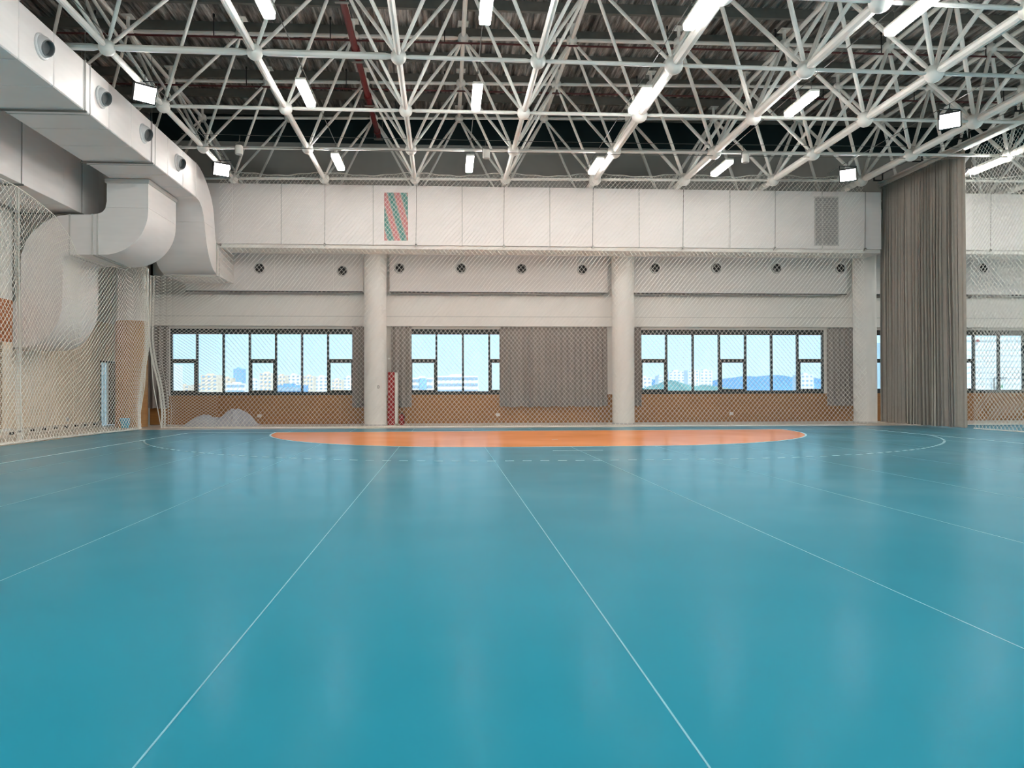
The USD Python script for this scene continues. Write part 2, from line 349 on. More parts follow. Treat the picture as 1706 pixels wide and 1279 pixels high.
# ---- left wall
wl = thing('wall_left', 'left wall, white above and pale wood veneer below', 'wall', kind='structure')
part(wl, 'upper_wall', box(WALL_L-.2, WALL_L, BACK_Y, 27.5, 3.67, DECK_Z+.1), 'white', False)
DY0, DY1, DZ = 25.9, 27.2, 2.29
part(wl, 'core_wall', box(WALL_L-.2, WALL_L-.02, BACK_Y, DY0, 0, 3.67), 'white', False)
part(wl, 'core_wall', box(WALL_L-.2, WALL_L-.02, DY0, 27.5, DZ, 3.67), 'white', False)
ys_ = list(np.arange(20.48-1.81, 25.8, 1.81))+[DY0]
for a, b in zip(ys_[:-1], ys_[1:]):
    if b-a > .1: part(wl, 'wood_panel', cbox(WALL_L-.02, WALL_L, a+.003, b-.003, .02, 3.65, .003), 'wood_light', False)
part(wl, 'wood_panel', cbox(WALL_L-.02, WALL_L, DY0+.003, 27.3, DZ+.02, 3.65, .003), 'wood_light', False)
for a in np.arange(19.5-1.81*6, 19.4, 1.81):
    part(wl, 'wood_panel', cbox(-11.62, -11.6, a+.003, a+1.807, 2.52, 3.65, .003), 'wood_orange', False)
    part(wl, 'perforated_panel', cbox(-11.62, -11.6, a+.003, a+1.807, .22, 2.51, .003), 'perforated', False)
part(wl, 'wood_panel', cbox(-11.62, -11.6, 19.503, 19.95, .22, 2.51, .003), 'wood_light', False)
part(wl, 'wood_panel', cbox(-11.62, -11.6, 19.503, 19.95, 2.52, 3.65, .003), 'wood_orange', False)
part(wl, 'wood_panel', box(WALL_L-.02, WALL_L, BACK_Y, 8, .02, 3.65), 'wood_light', False)
BO = -11.6
part(wl, 'build_out', box(WALL_L, BO-.02, 8, 19.95, -.012, 6.05), 'white', False)
bl = thing('baseboard_left', 'low stone skirting with small dark vent slots along the left wall', 'baseboard', kind='structure')
part(bl, 'skirting', cbox(WALL_L, WALL_L+.09, 19.97, DY0-.05, -.01, .16, .01), 'slab', False)
part(bl, 'skirting', cbox(-11.6, -11.51, 8, 19.96, -.01, .16, .01), 'slab', False)
for y in np.arange(14.7, 25.7, .62):
    part(bl, 'vent_slot', cbox(*((WALL_L+.085, WALL_L+.094) if y > 19.8 else (-11.515, -11.506)), y, y+.20, .05, .12, .002), 'duct_dark', False)
# ---- door in the far left corner
dr = thing('door_1', 'door in the left wall corner with one pale blue glass leaf', 'door', (WALL_L, (DY0+DY1)/2, 0), kind='structure')
part(dr, 'door_frame', cat([box(WALL_L-.16, WALL_L+.015, DY0, DY0+.05, 0, DZ), box(WALL_L-.16, WALL_L+.015, DY1-.05, DY1, 0, DZ), box(WALL_L-.16, WALL_L+.015, DY0, DY1, DZ-.05, DZ)]), 'frame', False)
part(dr, 'glass_leaf', cbox(WALL_L-.1, WALL_L-.05, DY0+.05, DY0+.66, .01, DZ-.05, .005), 'glass', False, label='pale blue glass leaf')
part(dr, 'stile', cbox(WALL_L-.09, WALL_L-.01, DY0+.60, DY0+.68, .01, DZ-.05, .01), 'socket', False)
lf = part(dr, 'wood_leaf', cbox(WALL_L-.1, WALL_L-.04, DY0+.68, DY1-.05, .01, DZ-.05, .005), 'wood_door', False)
part(lf, 'handle', tube([(WALL_L, DY0+.78, .95), (WALL_L, DY0+.78, 1.2)], .015), 'aluminium')

wr = thing('wall_right', 'white right wall of the neighbouring hall', 'wall', kind='structure')
part(wr, 'right_wall', box(WALL_R, WALL_R+.2, BACK_Y, 27.5, 0, DECK_Z+.1), 'white', False)
wb = thing('wall_back', 'white wall behind the viewer', 'wall', kind='structure')
part(wb, 'back_wall', box(WALL_L-.2, WALL_R+.2, BACK_Y-.2, BACK_Y, 0, DECK_Z+.1), 'white', False)

# ================================================================== COLUMNS
COLX, COLY, COLR = [-10.76, -2.45, 6.35, 15.30], 25.3, .39
col_labels = ['round column clad in wood below, in the far left corner', 'white round column beside the red fire cabinet', 'white round column right of the wide drawn window curtain', 'white round column half hidden by the tall divider curtain']
for x, lab in zip(COLX, col_labels):
    t = thing('column', lab, 'column', (x, COLY, 0))
    r = COLR if x > -10 else .48
    if x < -10:
        part(t, 'wood_cladding', move(lathe([(0, 0), (r+.03, 0), (r+.03, 3.6), (r, 3.62), (0, 3.62)], 36), (x, COLY, -.012)), 'wood_column', label='brown wood cladding')
        part(t, 'shaft', move(lathe([(0, 3.6), (r, 3.6), (r, DECK_Z-3.2), (0, DECK_Z-3.2)], 36), (x, COLY, 0)), 'white')
    else:
        part(t, 'shaft', move(lathe([(0, 0), (r, 0), (r, 6.0), (r, 8.3), (0, 8.3)], 40), (x, COLY, -.012)), 'white')
        part(t, 'corner_seam', move(lathe([(r, .0), (r+.006, .0), (r+.006, .05), (r, .05)], 40), (x, COLY, -.012)), 'flange')

# ================================================================== ROOF SPACE FRAME
BZ, UZ = 8.116, 10.65
def gridXY(i, k):
    Y = 14.7855+.0428*i+2.9648*k-.0516*i*k
    return -6.7911+2.9173*i-.0298*k+.011*i*k, min(Y, 25.85)
def bn(i, k): x, y = gridXY(i, k); return np.array([x, y, BZ])
def un(i, k): x, y = gridXY(i+.5, k+.5); return np.array([x, min(y, 25.3), UZ])
sf = thing('roof_space_frame', 'white tubular steel space frame with ball nodes under the roof', 'roof truss', (7, 17, BZ))
I0, I1, K0, K1 = -1, 11, -2, 4
nr = lambda i: .165 if i < 4 else .20
def bar(a, b, r, ra, rb):
    d = (b-a); L = np.linalg.norm(d); d = d/L
    p = [a+d*(ra*.8), a+d*(ra+.10), b-d*(rb+.10), b-d*(rb*.8)]
    return tube(p, [r*.6, r, r, r*.6], 10, caps=False)
for i in range(I0, I1+1):
    for k in range(K0, K1+1):
        part(sf, 'ball_node', ball(bn(i, k), nr(i), 2), 'steel', True)
for i in range(I0, I1):
    for k in range(K0, K1):
        part(sf, 'upper_ball_node', ball(un(i, k), .15, 2), 'steel', True)
        p = un(i, k); part(sf, 'purlin_post', cat([tube([p, p+[0, 0, .42]], .05, 8), box(p[0]-.14, p[0]+.14, p[1]-.14, p[1]+.14, UZ+.38, UZ+.40)]), 'steel')
for i in range(I0, I1+1):
    for k in range(K0, K1+1):
        if i < I1 and (i, k) != (7, 3): part(sf, 'bottom_chord', bar(bn(i, k), bn(i+1, k), .07 if (k == 0 and i < 2) else .044, nr(i), nr(i+1)), 'steel')
        if k < K1: part(sf, 'bottom_chord', bar(bn(i, k), bn(i, k+1), .068 if i < 4 else .105, nr(i), nr(i)), 'steel')
for i in range(I0, I1):
    for k in range(K0, K1):
        if i < I1-1: part(sf, 'top_chord', bar(un(i, k), un(i+1, k), .05, .15, .15), 'steel')
        if k < K1-1: part(sf, 'top_chord', bar(un(i, k), un(i, k+1), .06, .15, .15), 'steel')
        for a, b in ((0, 0), (1, 0), (0, 1), (1, 1)):
            part(sf, 'web_member', bar(un(i, k), bn(i+a, k+b), .04 if i < 4 else .052, .15, nr(i+a)), 'steel')

# ================================================================== SPRINKLER PIPES
MX = -2.35
t = thing('sprinkler_main', 'thick red sprinkler main pipe running along the roof', 'pipe', (MX, 15, 10.2))
part(t, 'pipe', tube([(MX, 6, 10.2), (MX, 25.6, 10.2)], .085, 14), 'red_pipe')
for y in np.arange(7, 25.5, 3.0):
    part(t, 'coupling', tube([(MX, y-.08, 10.2), (MX, y+.08, 10.2)], .115, 14), 'red_pipe')
    part(t, 'hanger', cat([tube([(MX+.14, y+.5, 10.2), (MX+.14, y+.5, DECK_Z)], .012, 6), tube([(MX-.14, y+.5, 10.2), (MX-.14, y+.5, DECK_Z)], .012, 6), box(MX-.16, MX+.16, y+.46, y+.54, 10.08, 10.11)]), 'wire', False)
for y, lab in ((15.9, 'nearest thin red sprinkler branch pipe across the roof'), (18.95, 'thin red sprinkler branch pipe across the roof, second farthest'), (22.0, 'thin red sprinkler branch pipe across the roof nearest the far wall')):
    t = thing('sprinkler_branch', lab, 'pipe', (6, y, 10.40))
    part(t, 'pipe', tube([(-10.5, y, 10.42), (24.5, y, 10.42)], .026, 8), 'branch_pipe')
    for x in np.arange(-9, 24, 3.0):
        part(t, 'riser', cat([tube([(x, y, 10.42), (x, y, 10.95)], .014, 6), tube([(x, y, 10.95), (x, y, 11.02)], .028, 8)]), 'dark')

# ================================================================== DUCTS
def nozzle(t, c, direction, r=.24):
    """ball jet diffuser: flange ring, bowl and tilted inner tube"""
    d = np.array(direction, float); d /= np.linalg.norm(d)
    ax = np.array([1.0, 0, 0]) if abs(d[0]) > abs(d[1]) else np.array([0, -1.0, 0])
    def frame(z):
        a = np.cross([0, 0, 1.0], z); a /= np.linalg.norm(a); return np.stack([a, np.cross(z, a), z], 1)
    fl_ = move(turn(lathe([(r*.80, -.02), (r, -.02), (r, .015), (r*.94, .03), (r*.86, .035), (r*.80, .02), (r*.80, -.02)], 28), frame(ax)), c)
    q = part(t, 'nozzle', fl_, 'silver')
    part(q, 'bowl', move(turn(lathe([(r*.86, .0), (r*.84, .05), (r*.74, .11), (r*.62, .15), (r*.60, .13), (r*.70, .08), (r*.8, .0)], 28), frame(d)), c), 'silver')
    part(q, 'inner_tube', move(turn(lathe([(r*.64, .02), (r*.64, .155), (r*.58, .165), (r*.54, .15), (r*.54, .06), (0, .05)], 24), frame(d)), c), 'nozzle_in')
# ---- main left duct with its gooseneck branch and far bend
X0, X1, Z0, Z1 = -9.1, -7.42, 6.99, 8.03
md = thing('main_air_duct', 'big white rectangular air duct hanging high along the left wall with gooseneck branch', 'air duct', (-8.26, 14, Z0))
ye = list(np.arange(12.9-1.12*5, 21.9, 1.12)); ye[-1] = 21.8
for j, (a, b) in enumerate(zip(ye[:-1], ye[1:])):
    part(md, 'duct_section', cbox(X0, X1, a, b, Z0, Z1, .02), 'duct', False)
    if j % 3 == 1:
        for o in (.06, .26):
            part(md, 'flange', cat([box(X0-.014, X1+.014, a+o, a+o+.03, Z0-.014, Z0+.01), box(X0-.014, X1+.014, a+o, a+o+.03, Z1-.01, Z1+.014), box(X1-.01, X1+.014, a+o, a+o+.03, Z0, Z1), box(X0-.014, X0+.01, a+o, a+o+.03, Z0, Z1)]), 'flange', False)
        part(md, 'hanger', cat([tube([(X1+.02, a+.02, Z0-.03), (X1+.02, a+.02, BZ+2)], .008, 6), tube([(X0-.02, a+.02, Z0-.03), (X0-.02, a+.02, BZ+2)], .008, 6), cbox(X0-.06, X1+.06, a, a+.04, Z0-.05, Z0-.015, .004)]), 'wire', False)
for y in (9.1, 11.35, 13.6, 15.88, 18.07, 20.33):
    nozzle(md, (X1+.005, y, 7.55), (1, -.22, -.34), .235)
goose = sg.Polygon([(-8.08, 6.99), (-8.08, 6.16)]+[(-9.28+1.2*math.cos(a), 6.12+1.21*math.sin(a)) for a in np.linspace(0, -math.pi/2, 16)][1:]
    +[(-10.25, 4.91), (-10.34, 4.83), (-10.34, 3.72), (-10.36, 3.4), (-10.44, 3.11), (-10.56, 2.90), (-10.70, 2.71), (-10.86, 2.57), (-11.03, 2.47), (-11.2, 2.42), (-11.4, 2.40), (-12.08, 2.40), (-12.08, 3.60), (-11.52, 3.62), (-11.45, 3.66), (-11.43, 3.72), (-11.43, 4.72), (-11.40, 4.95),
    (-11.33, 5.15), (-11.25, 5.32), (-11.14, 5.48), (-11.0, 5.62), (-10.86, 5.74), (-10.66, 5.87), (-10.44, 5.95), (-10.2, 5.99), (-9.58, 6.0), (-9.42, 6.02), (-9.3, 6.07), (-9.22, 6.16), (-9.18, 6.36), (-9.18, 6.99)])
GY0, GY1 = 20.0, 22.0
for nm, cut in (('branch_drop', sg.box(-9.5, 6.20, -8, 7.1)), ('branch_elbow', sg.box(-9.44, 4.5, -8, 6.195)), ('branch_section', sg.box(-10.15, 4.5, -9.445, 6.195)), ('branch_shoulder', sg.box(-11.6, 3.76, -10.155, 6.195)), ('branch_outlet', sg.box(-12.1, 2.0, -10.155, 3.755))):
    part(md, nm, extrude(goose.intersection(cut), 'y', GY0, GY1), 'duct', 25)
part(md, 'branch_collar', cbox(-9.22, -8.04, GY0-.04, GY1+.04, 6.86, 6.985, .015), 'flange', False)
for x in (-9.42, -9.55):
    part(md, 'branch_flange', cat([box(x-.02, x+.02, GY0-.02, GY0, 4.90, 6.01), box(x-.02, x+.02, GY0-.02, GY1+.02, 4.885, 4.91)]), 'flange', False)
part(md, 'branch_flange', cat([box(-10.17, -10.13, GY0-.02, GY0, 4.90, 6.0), box(-10.17, -10.13, GY0-.02, GY1+.02, 4.885, 4.91)]), 'flange', False)
bend = sg.Polygon([(21.8, 8.03), (22.15, 7.97), (22.45, 7.86), (22.75, 7.70), (23.0, 7.52), (23.22, 7.32), (23.38, 7.08), (23.47, 6.85), (23.52, 6.6), (23.57, 6.3), (23.63, 6.12), (23.72, 6.02), (23.85, 5.98), (25.64, 5.98),
    (25.64, 4.98), (24.1, 4.97), (23.85, 4.98), (23.63, 5.02), (23.4, 5.1), (23.21, 5.22), (23.0, 5.42), (22.82, 5.68), (22.68, 6.0), (22.58, 6.34), (22.46, 6.62), (22.3, 6.82), (22.08, 6.95), (21.8, 6.99)])
for nm, cut in (('bend_upper', sg.box(21.7, 6.42, 24, 8.1)), ('bend_lower', sg.box(21.7, 4.5, 24.10, 6.415)), ('bend_tail', sg.box(24.105, 4.5, 26, 6.2))):
    part(md, nm, extrude(bend.intersection(cut), 'x', X0, X1), 'duct', 25)
for y in (23.68, 23.95):
    part(md, 'bend_flange', cat([box(X1, X1+.02, y, y+.05, 4.99, 6.02), box(X0, X1+.02, y, y+.05, 4.95, 4.975)]), 'flange', False)
# ---- second duct along the left wall
wd = thing('wall_air_duct', 'wide shadowed white air duct tight against the left wall above the net', 'air duct', (-11.05, 14, 6.11))
for a, b in zip(list(np.arange(4.2, 21.5, 1.9)), list(np.arange(4.2, 21.5, 1.9))[1:]+[21.6]):
    if b > 21.5:
        part(wd, 'duct_section', extrude(sg.Polygon([(a, 6.11), (21.38, 6.11), (21.5, 6.15), (21.57, 6.22), (21.6, 6.34), (21.6, 8.0), (a, 8.0)]), 'x', -12.08, -10.0), 'duct', 25)
    else:
        part(wd, 'duct_section', cbox(-12.08, -10.0, a, b, 6.11, 8.0, .008), 'duct', False)
for y in (13.7, 17.5, 20.3):
    part(wd, 'hanger', cat([tube([(-9.98, y, 6.08), (-9.98, y, 8.1)], .008, 6), cbox(-12.08, -9.94, y-.02, y+.02, 6.06, 6.10, .004)]), 'wire', False)

# ---- big duct across the far wall
bd = thing('far_air_duct', 'long white rectangular air duct across the far wall under the space frame', 'air duct', (6, 24.4, 6.02))
FX = [-9.4, -8.2, -6.95, -5.45, -3.97, -2.45, -.97, .5, 1.96, 3.45, 4.97, 6.5, 8.07, 9.65, 11.28, 12.9, 14.47, 15.08]
FY0, FY1, FZ0, FZ1 = 23.9, 24.86, 6.04, 8.02
for a, b in zip(FX[:-1], FX[1:]):
    part(bd, 'duct_section', cbox(a, b, FY0, FY1, FZ0, FZ1, .007), 'duct', False)
for x in FX[1:-1:2]:
    part(bd, 'flange', cat([box(x+.05, x+.09, FY0-.012, FY0+.01, FZ0, FZ1), box(x+.05, x+.09, FY0-.012, FY1, FZ0-.014, FZ0+.01)]), 'flange', False)
for x in (-3.97, -.97, 1.96, 4.97, 8.07, 11.28, 14.47):
    part(bd, 'hanger_rod', cat([tube([(x, FY0-.03, FZ0-.03), (x+.02, FY0-.05, BZ-.1)], .009, 6), cbox(x-.03, x+.03, FY0-.07, FY0-.0, FZ0-.05, FZ0+.03, .006)]), 'wire', False)
    part(bd, 'bearer', cbox(x-.025, x+.025, FY0-.08, FY1+.02, FZ0-.055, FZ0-.015, .005), 'flange', False)
part(bd, 'ledge', cbox(-7.35, 15.08, FY0+.06, FY1+.02, FZ0-.125, FZ0-.005, .008), 'white', False, label='white ledge beam under the duct')
def grille(x0, x1, z0, z1, striped):
    g = part(bd, 'grille', cat([box(x0-.04, x1+.04, FY0-.025, FY0, z1, z1+.04), box(x0-.04, x1+.04, FY0-.025, FY0, z0-.04, z0), box(x0-.04, x0, FY0-.025, FY0, z0, z1), box(x1, x1+.04, FY0-.025, FY0, z0, z1)]), 'duct' if striped else 'flange', False, label='louvred grille with pink and teal moire stripes painted on' if striped else 'grey louvred grille')
    part(g, 'grille_back', box(x0, x1, FY0-.008, FY0-.002, z0, z1), 'striped' if striped else 'grille', False)
    for z in np.arange(z0+.03, z1, .066):
        part(g, 'slat', hull([(x0, FY0-.022, z-.016), (x1, FY0-.022, z-.016), (x0, FY0-.01, z+.016), (x1, FY0-.01, z+.016), (x0, FY0-.019, z-.018), (x1, FY0-.019, z-.018), (x0, FY0-.007, z+.014), (x1, FY0-.007, z+.014)]), 'striped' if striped else 'grille', False)
grille(-2.02, -1.23, 6.18, 7.78, True)
grille(12.72, 13.51, 6.18, 7.80, False)
nd = thing('far_air_duct', 'white rectangular air duct of the next hall, right of the divider curtain', 'air duct', (20, 24.4, 6.02))
NX = [15.85, 17.5, 19, 20.5, 22, 23.5, 25]
for a, b in zip(NX[:-1], NX[1:]):
    part(nd, 'duct_section', cbox(a, b, FY0, FY1, FZ0, FZ1, .007), 'duct', False)
part(nd, 'ledge', cbox(15.85, 25, FY0+.06, FY1+.02, FZ0-.125, FZ0-.005, .008), 'white', False)
for x in NX[1:-1]:
    part(nd, 'hanger_rod', cat([tube([(x, FY0-.03, FZ0-.03), (x+.02, FY0-.05, BZ-.1)], .009, 6), cbox(x-.03, x+.03, FY0-.07, FY0-.0, FZ0-.05, FZ0+.03, .006)]), 'wire', False)
# ---- outlet ducts between the columns
bays = [('white outlet duct between the far left corner and the first white column', -9.1, -2.92, [(-6.53, 5.53), (-3.64, 5.46)]),
        ('white outlet duct with four black nozzles between the two middle white columns', -1.98, 5.88, [(-1.62, 5.57), (.57, 5.58), (2.75, 5.58), (4.96, 5.57)]),
        ('white outlet duct with four black nozzles, ending just left of the divider curtain', 6.82, 14.85, [(7.64, 5.64), (9.92, 5.66), (12.18, 5.67), (14.6, 5.68)]),
        ('white outlet duct of the next hall right of the divider curtain', 15.85, 25.0, [(17.9, 5.7), (20.11, 5.72), (22.3, 5.72)])]
for lab, a, b, noz in bays:
    t = thing('outlet_duct', lab, 'air duct', ((a+b)/2, 25.95, 4.74))
    n = max(2, int(round((b-a)/1.1)))
    for k in range(n):
        u, v = a+(b-a)*k/n, a+(b-a)*(k+1)/n
        part(t, 'duct_section', cbox(u, v, 25.66, WALL_Y-.02, 4.74, 6.30, .006), 'duct', False)
    part(t, 'bottom_lip', cbox(a, b, 25.645, 25.68, 4.70, 4.735, .004), 'duct_dark', False, label='dark strip painted as the shade of the gap under the duct')  # dark strip painted in for the shaded gap below the duct
    for (x, z) in noz:
        c = np.array([x, 25.655, z])
        q = part(t, 'nozzle', move((lambda m: (m[0]*[1, -1, 1], m[1][:, ::-1]))(lathe([(.13, -.01), (.205, -.01), (.205, .012), (.19, .025), (.15, .03), (.13, .02), (.13, -.01)], 26, 'y')), c), 'flange')
        part(q, 'throat', move((lambda m: (m[0]*[1, -1, 1], m[1][:, ::-1]))(lathe([(.155, .0), (.155, .03), (.12, .036), (.05, .02), (0, .018)], 24, 'y')), c), 'duct_dark', label='black nozzle throat')

# ================================================================== LIGHTS
def batten(loc, label, group=None):
    x, y, z = loc; L, W = .62, .105
    t = thing('batten_light', label, 'ceiling light', loc, group)
    part(t, 'housing', cbox(x-W-.01, x+W+.01, y-L-.02, y+L+.02, z+.012, z+.075, .012), 'socket', False)
    part(t, 'diffuser', hull([(x+sx*W*a, y+sy*L, z+dz) for sx in (-1, 1) for sy in (-1, 1) for a, dz in ((1, .012), (.97, -.06), (.8, -.08))]), 'lamp', False)
    for sy in (-1, 1):
        part(t, 'suspension', cat([tube([(x, y+sy*L*.75, z+.07), (x, y+sy*L*.75, z+.34)], .006, 5), cbox(x-.02, x+.02, y+sy*L*.75-.03, y+sy*L*.75+.03, z+.325, z+.355, .004)]), 'wire', False)
    return t
BX = [-3.12, .73, 4.5, 8.34]; BY = [21.1, 16.27, 12.3, 7.6, 3.0, -2, -7, -12]
colname = ['left', 'second', 'third', 'right']; rowname = ['far row', 'middle row', 'near row at the top edge', 'row overhead', 'row overhead', 'row behind', 'row behind', 'row behind']
first = None
for rj, y in enumerate(BY):
    for ci, x in enumerate(BX):
        nm = {0: 'leftmost', 1: 'second from left', 2: 'third from left', 3: 'fourth from left'}[ci]
        lab = f'lit white batten light, {nm} in the {["far", "middle", "near"][rj]} row of hanging battens' if rj < 3 else 'lit white batten light above and behind the viewer'
        g = None if rj < 3 else 'battens out of view'
        loc = (x, y, 7.9)
        if first is None: first = batten(loc, lab)
        else: copy(first, loc, lab, 'ceiling light', g)
for x in (-6.7, 12.5):
    for y in BY[4:]:
        copy(first, (x, y, 7.9), 'lit white batten light above and behind the viewer', 'ceiling light', 'battens out of view')
copy(first, (16.25, 20.5, 7.9), 'lit batten light behind the net at the top of the divider curtain', 'ceiling light')
for x in (16.25, 20.0, 23.7):
    for y in (20.5, 14.8, 9.0, 2.5, -4):
        if (x, y) != (16.25, 20.5):
            copy(first, (x, y, 7.9), 'lit white batten light of the neighbouring hall', 'ceiling light', 'battens of the next hall')
# cables the battens hang from
for x, nm in zip(BX+[-6.7, 12.5], ['left row', 'second row from the left', 'third row', 'right row', 'row over the left duct', 'row by the divider']):
    t = thing('light_cable', f'thin steel cable carrying the {nm} of lights', 'cable', (x, 14, 8.26))
    ys = np.linspace(2, 22.7, 60); sag = -.02+.05*np.cos((ys-14.8)/2.965*2*np.pi)
    part(t, 'cable', tube(np.stack([np.full_like(ys, x), ys, 8.272+0*sag], 1), .01, 5), 'wire')
# floodlights
def flood(loc, label, tgt):
    t = thing('floodlight', label, 'floodlight', loc)
    c = np.array(loc, float); d = np.array(tgt, float)-c; d /= np.linalg.norm(d)
    a = np.cross([0, 0, 1.0], d); a /= np.linalg.norm(a); R = np.stack([a, d, np.cross(a, d)], 1)
    R = np.stack([np.cross(d, np.cross(a, d)), d, np.cross(a, d)], 1)
    part(t, 'housing', move(turn(cbox(-.25, .25, -.10, .0, -.20, .20, .02), R), c), 'dark', False)
    part(t, 'lens', move(turn(cbox(-.22, .22, .0, .012, -.17, .17, .004), R), c), 'flood', False)
    for k in range(5):
        part(t, 'cooling_fin', move(turn(cbox(-.2+.095*k, -.18+.095*k, -.15, -.10, -.17, .17, .003), R), c), 'dark', False)
    part(t, 'yoke', move(tube([(-.27, 0, 0), (-.27, 0, .28), (.27, 0, .28), (.27, 0, 0)], .014, 6), c), 'dark')
    part(t, 'hanger', tube([c+[0, 0, .27], c+[0, 0, .42]], .012, 6), 'wire')
    return t
flood((-6.7, 16.4, 7.85), 'dazzling floodlight beside the left duct, the nearer one', (3, 4, 1))
flood((-6.7, 21.9, 7.85), 'dazzling floodlight beside the left duct, at its far bend', (3, 6, 1))
flood((12.5, 17.0, 7.85), 'dazzling floodlight at the upper right, the nearer one', (2, 4, 1))
flood((12.5, 21.5, 7.85), 'dazzling floodlight left of the top of the divider curtain', (2, 6, 1))
ft_ = flood((15.98, 21.2, 7.75), 'black floodlight turned away, beside the top of the divider curtain', (24, 18, 1))
part(ft_, 'arm', tube([(15.98, 21.2, 8.15), (15.98, 21.2, 8.44), (15.655, 21.2, 8.54)], .012, 6), 'dark')
# small hanging white devices on their cross wire
t = thing('cross_wire', 'pair of thin wires stretched across the hall below the space frame', 'cable', (3, 20.5, 8.28))
for z in (8.36, 8.02):
    xs = np.linspace(-7.3, 15.2, 50); part(t, 'wire', tube(np.stack([xs, np.full_like(xs, 20.3), z-.05*np.sin((xs+9)/24.2*np.pi)], 1), .008, 5), 'wire')
for x, lab in ((-5.69, 'small white can speaker hanging near the far bend of the left duct'), (1.17, 'small white can speaker hanging in the middle of the roof'), (8.66, 'small white can speaker hanging at the right beside a batten')):
    t = thing('can_speaker', lab, 'speaker', (x, 20.14, 7.85))
    part(t, 'body', move(lathe([(0, -.13), (.095, -.13), (.105, -.11), (.105, .09), (.09, .11), (0, .11)], 20), (x, 20.14, 7.88)), 'socket')
    part(t, 'grille', move(lathe([(0, -.135), (.085, -.135), (.085, -.128)], 20), (x, 20.14, 7.88)), 'flange')
    part(t, 'bracket', tube([(x-.11, 20.14, 7.88), (x-.11, 20.14, 8.04), (x-.02, 20.20, 8.12), (x-.02, 20.27, 8.24), (x-.02, 20.283, 8.36-.05*math.sin((x+9)/24.2*math.pi))], .01, 6), 'wire')

# ================================================================== NETS
def strands(P, thick):
    """P (nu, nv, 3): knots on a grid, i+j even; diamond cords as triangular prisms"""
    nu, nv, _ = P.shape; A, B = [], []
    I, J = np.meshgrid(np.arange(nu-1), np.arange(nv-1), indexing='ij')
    ev = (I+J) % 2 == 0
    A.append(P[:-1, :-1][ev]); B.append(P[1:, 1:][ev])
    A.append(P[1:, :-1][~ev]); B.append(P[:-1, 1:][~ev])
    A, B = np.vstack(A), np.vstack(B)
    d = B-A; L = np.linalg.norm(d, axis=1, keepdims=True); ok = L[:, 0] > 1e-4; A, B, d, L = A[ok], B[ok], d[ok], L[ok]; d /= L
    ref = np.where(np.abs(d[:, 2:]) < .95, np.array([[0, 0, 1.0]]), np.array([[1.0, 0, 0]]))
    a = np.cross(d, ref); a /= np.linalg.norm(a, axis=1, keepdims=True); b = np.cross(d, a)
    r = thick/2; V = []
    for e in (A, B):
        for k in range(3):
            V.append(e+r*(math.cos(k*2.0944)*a+math.sin(k*2.0944)*b))
    n = len(A); V = np.stack(V, 1).reshape(-1, 3); base = np.arange(n)[:, None]*6
    tri = np.array([[0, 1, 4], [0, 4, 3], [1, 2, 5], [1, 5, 4], [2, 0, 3], [2, 3, 5]])
    return V, (base[:, None]+tri[None]).reshape(-1, 3)
CORD = .0118
def sm(x, a, b):
    t = np.clip((x-a)/(b-a), 0, 1); return t*t*(3-2*t)
NETB = lambda x: 23.5-.035*(x+6.8)
# back net
def back_net(name, label, xs_, ztop, flare=None, t=None):
    nu = len(xs_); nv = 101
    P = np.zeros((nu, nv, 3)); v = np.linspace(0, 1, nv)
    top = ztop(xs_)
    n1 = meshkit.fbm(np.stack([xs_*.35, xs_*0, xs_*0], 1), 3, 5)-.5
    for j in range(nv):
        z = .02+(top-.02)*v[j]
        w = meshkit.fbm(np.stack([xs_*.45, z*.35, z*0], 1), 3, 11)-.5
        w2 = meshkit.fbm(np.stack([xs_*.5, z*.4, z*0+9], 1), 3, 12)-.5
        P[:, j] = np.stack([xs_+.16*w2, NETB(xs_)+.35*w*np.sin(np.pi*v[j])-.10*(1-v[j])**6, z+.10*w*np.sin(np.pi*v[j])], 1)
        if flare is not None: P[:, j] = flare(P[:, j], xs_, v[j])
    t = t or thing(name, label, 'net', (float(xs_.mean()), NETB(xs_.mean()), 0))
    part(t, 'mesh', strands(P, CORD), 'net', False, kind='stuff')
    part(t, 'top_rope', tube(P[::2, -1], .012, 5), 'net')
    part(t, 'bottom_rope', tube(P[::2, 0]+[0, 0, .012], .014, 5), 'net')
    return t
gather = np.linspace(-9.52, -9.36, 26)
xs0 = np.concatenate([gather, np.linspace(-9.33, -7.30, 30)]); xs1 = np.linspace(-7.30, 13.80, 302)
def top1(x):
    h = 8.22+.05*np.cos((x+6.79)/2.917*2*np.pi)+.015*np.sin(x*9)
    return h
def fl1(P, x, v):
    k = np.exp(-((x+9.48)/.55)**2)
    P = P.copy()
    P[:, 0] += k*(.42*sm(1-v, .38, 1)*1.0)*(1) ; P[:, 1] += .12*k*np.sin(x*60)
    return P
bn_t = back_net('sports_net', 'tall white net hanging across the far end of the court', xs1, top1)
back_net('sports_net', '', xs0, lambda x: 4.90+0*x, fl1, bn_t)
part(bn_t, 'edge_cord', tube([(-9.45, 23.55, 4.88), (-9.45, 23.52, 3.0), (-9.33, 23.5, 1.4), (-9.07, 23.48, .02)], .014, 6), 'net')
back_net('sports_net', 'white net across the far end of the next hall, right of the divider curtain', np.linspace(15.75, 24.4, 125), lambda x: 8.22+.05*np.cos((x+6.79)/2.917*2*np.pi))
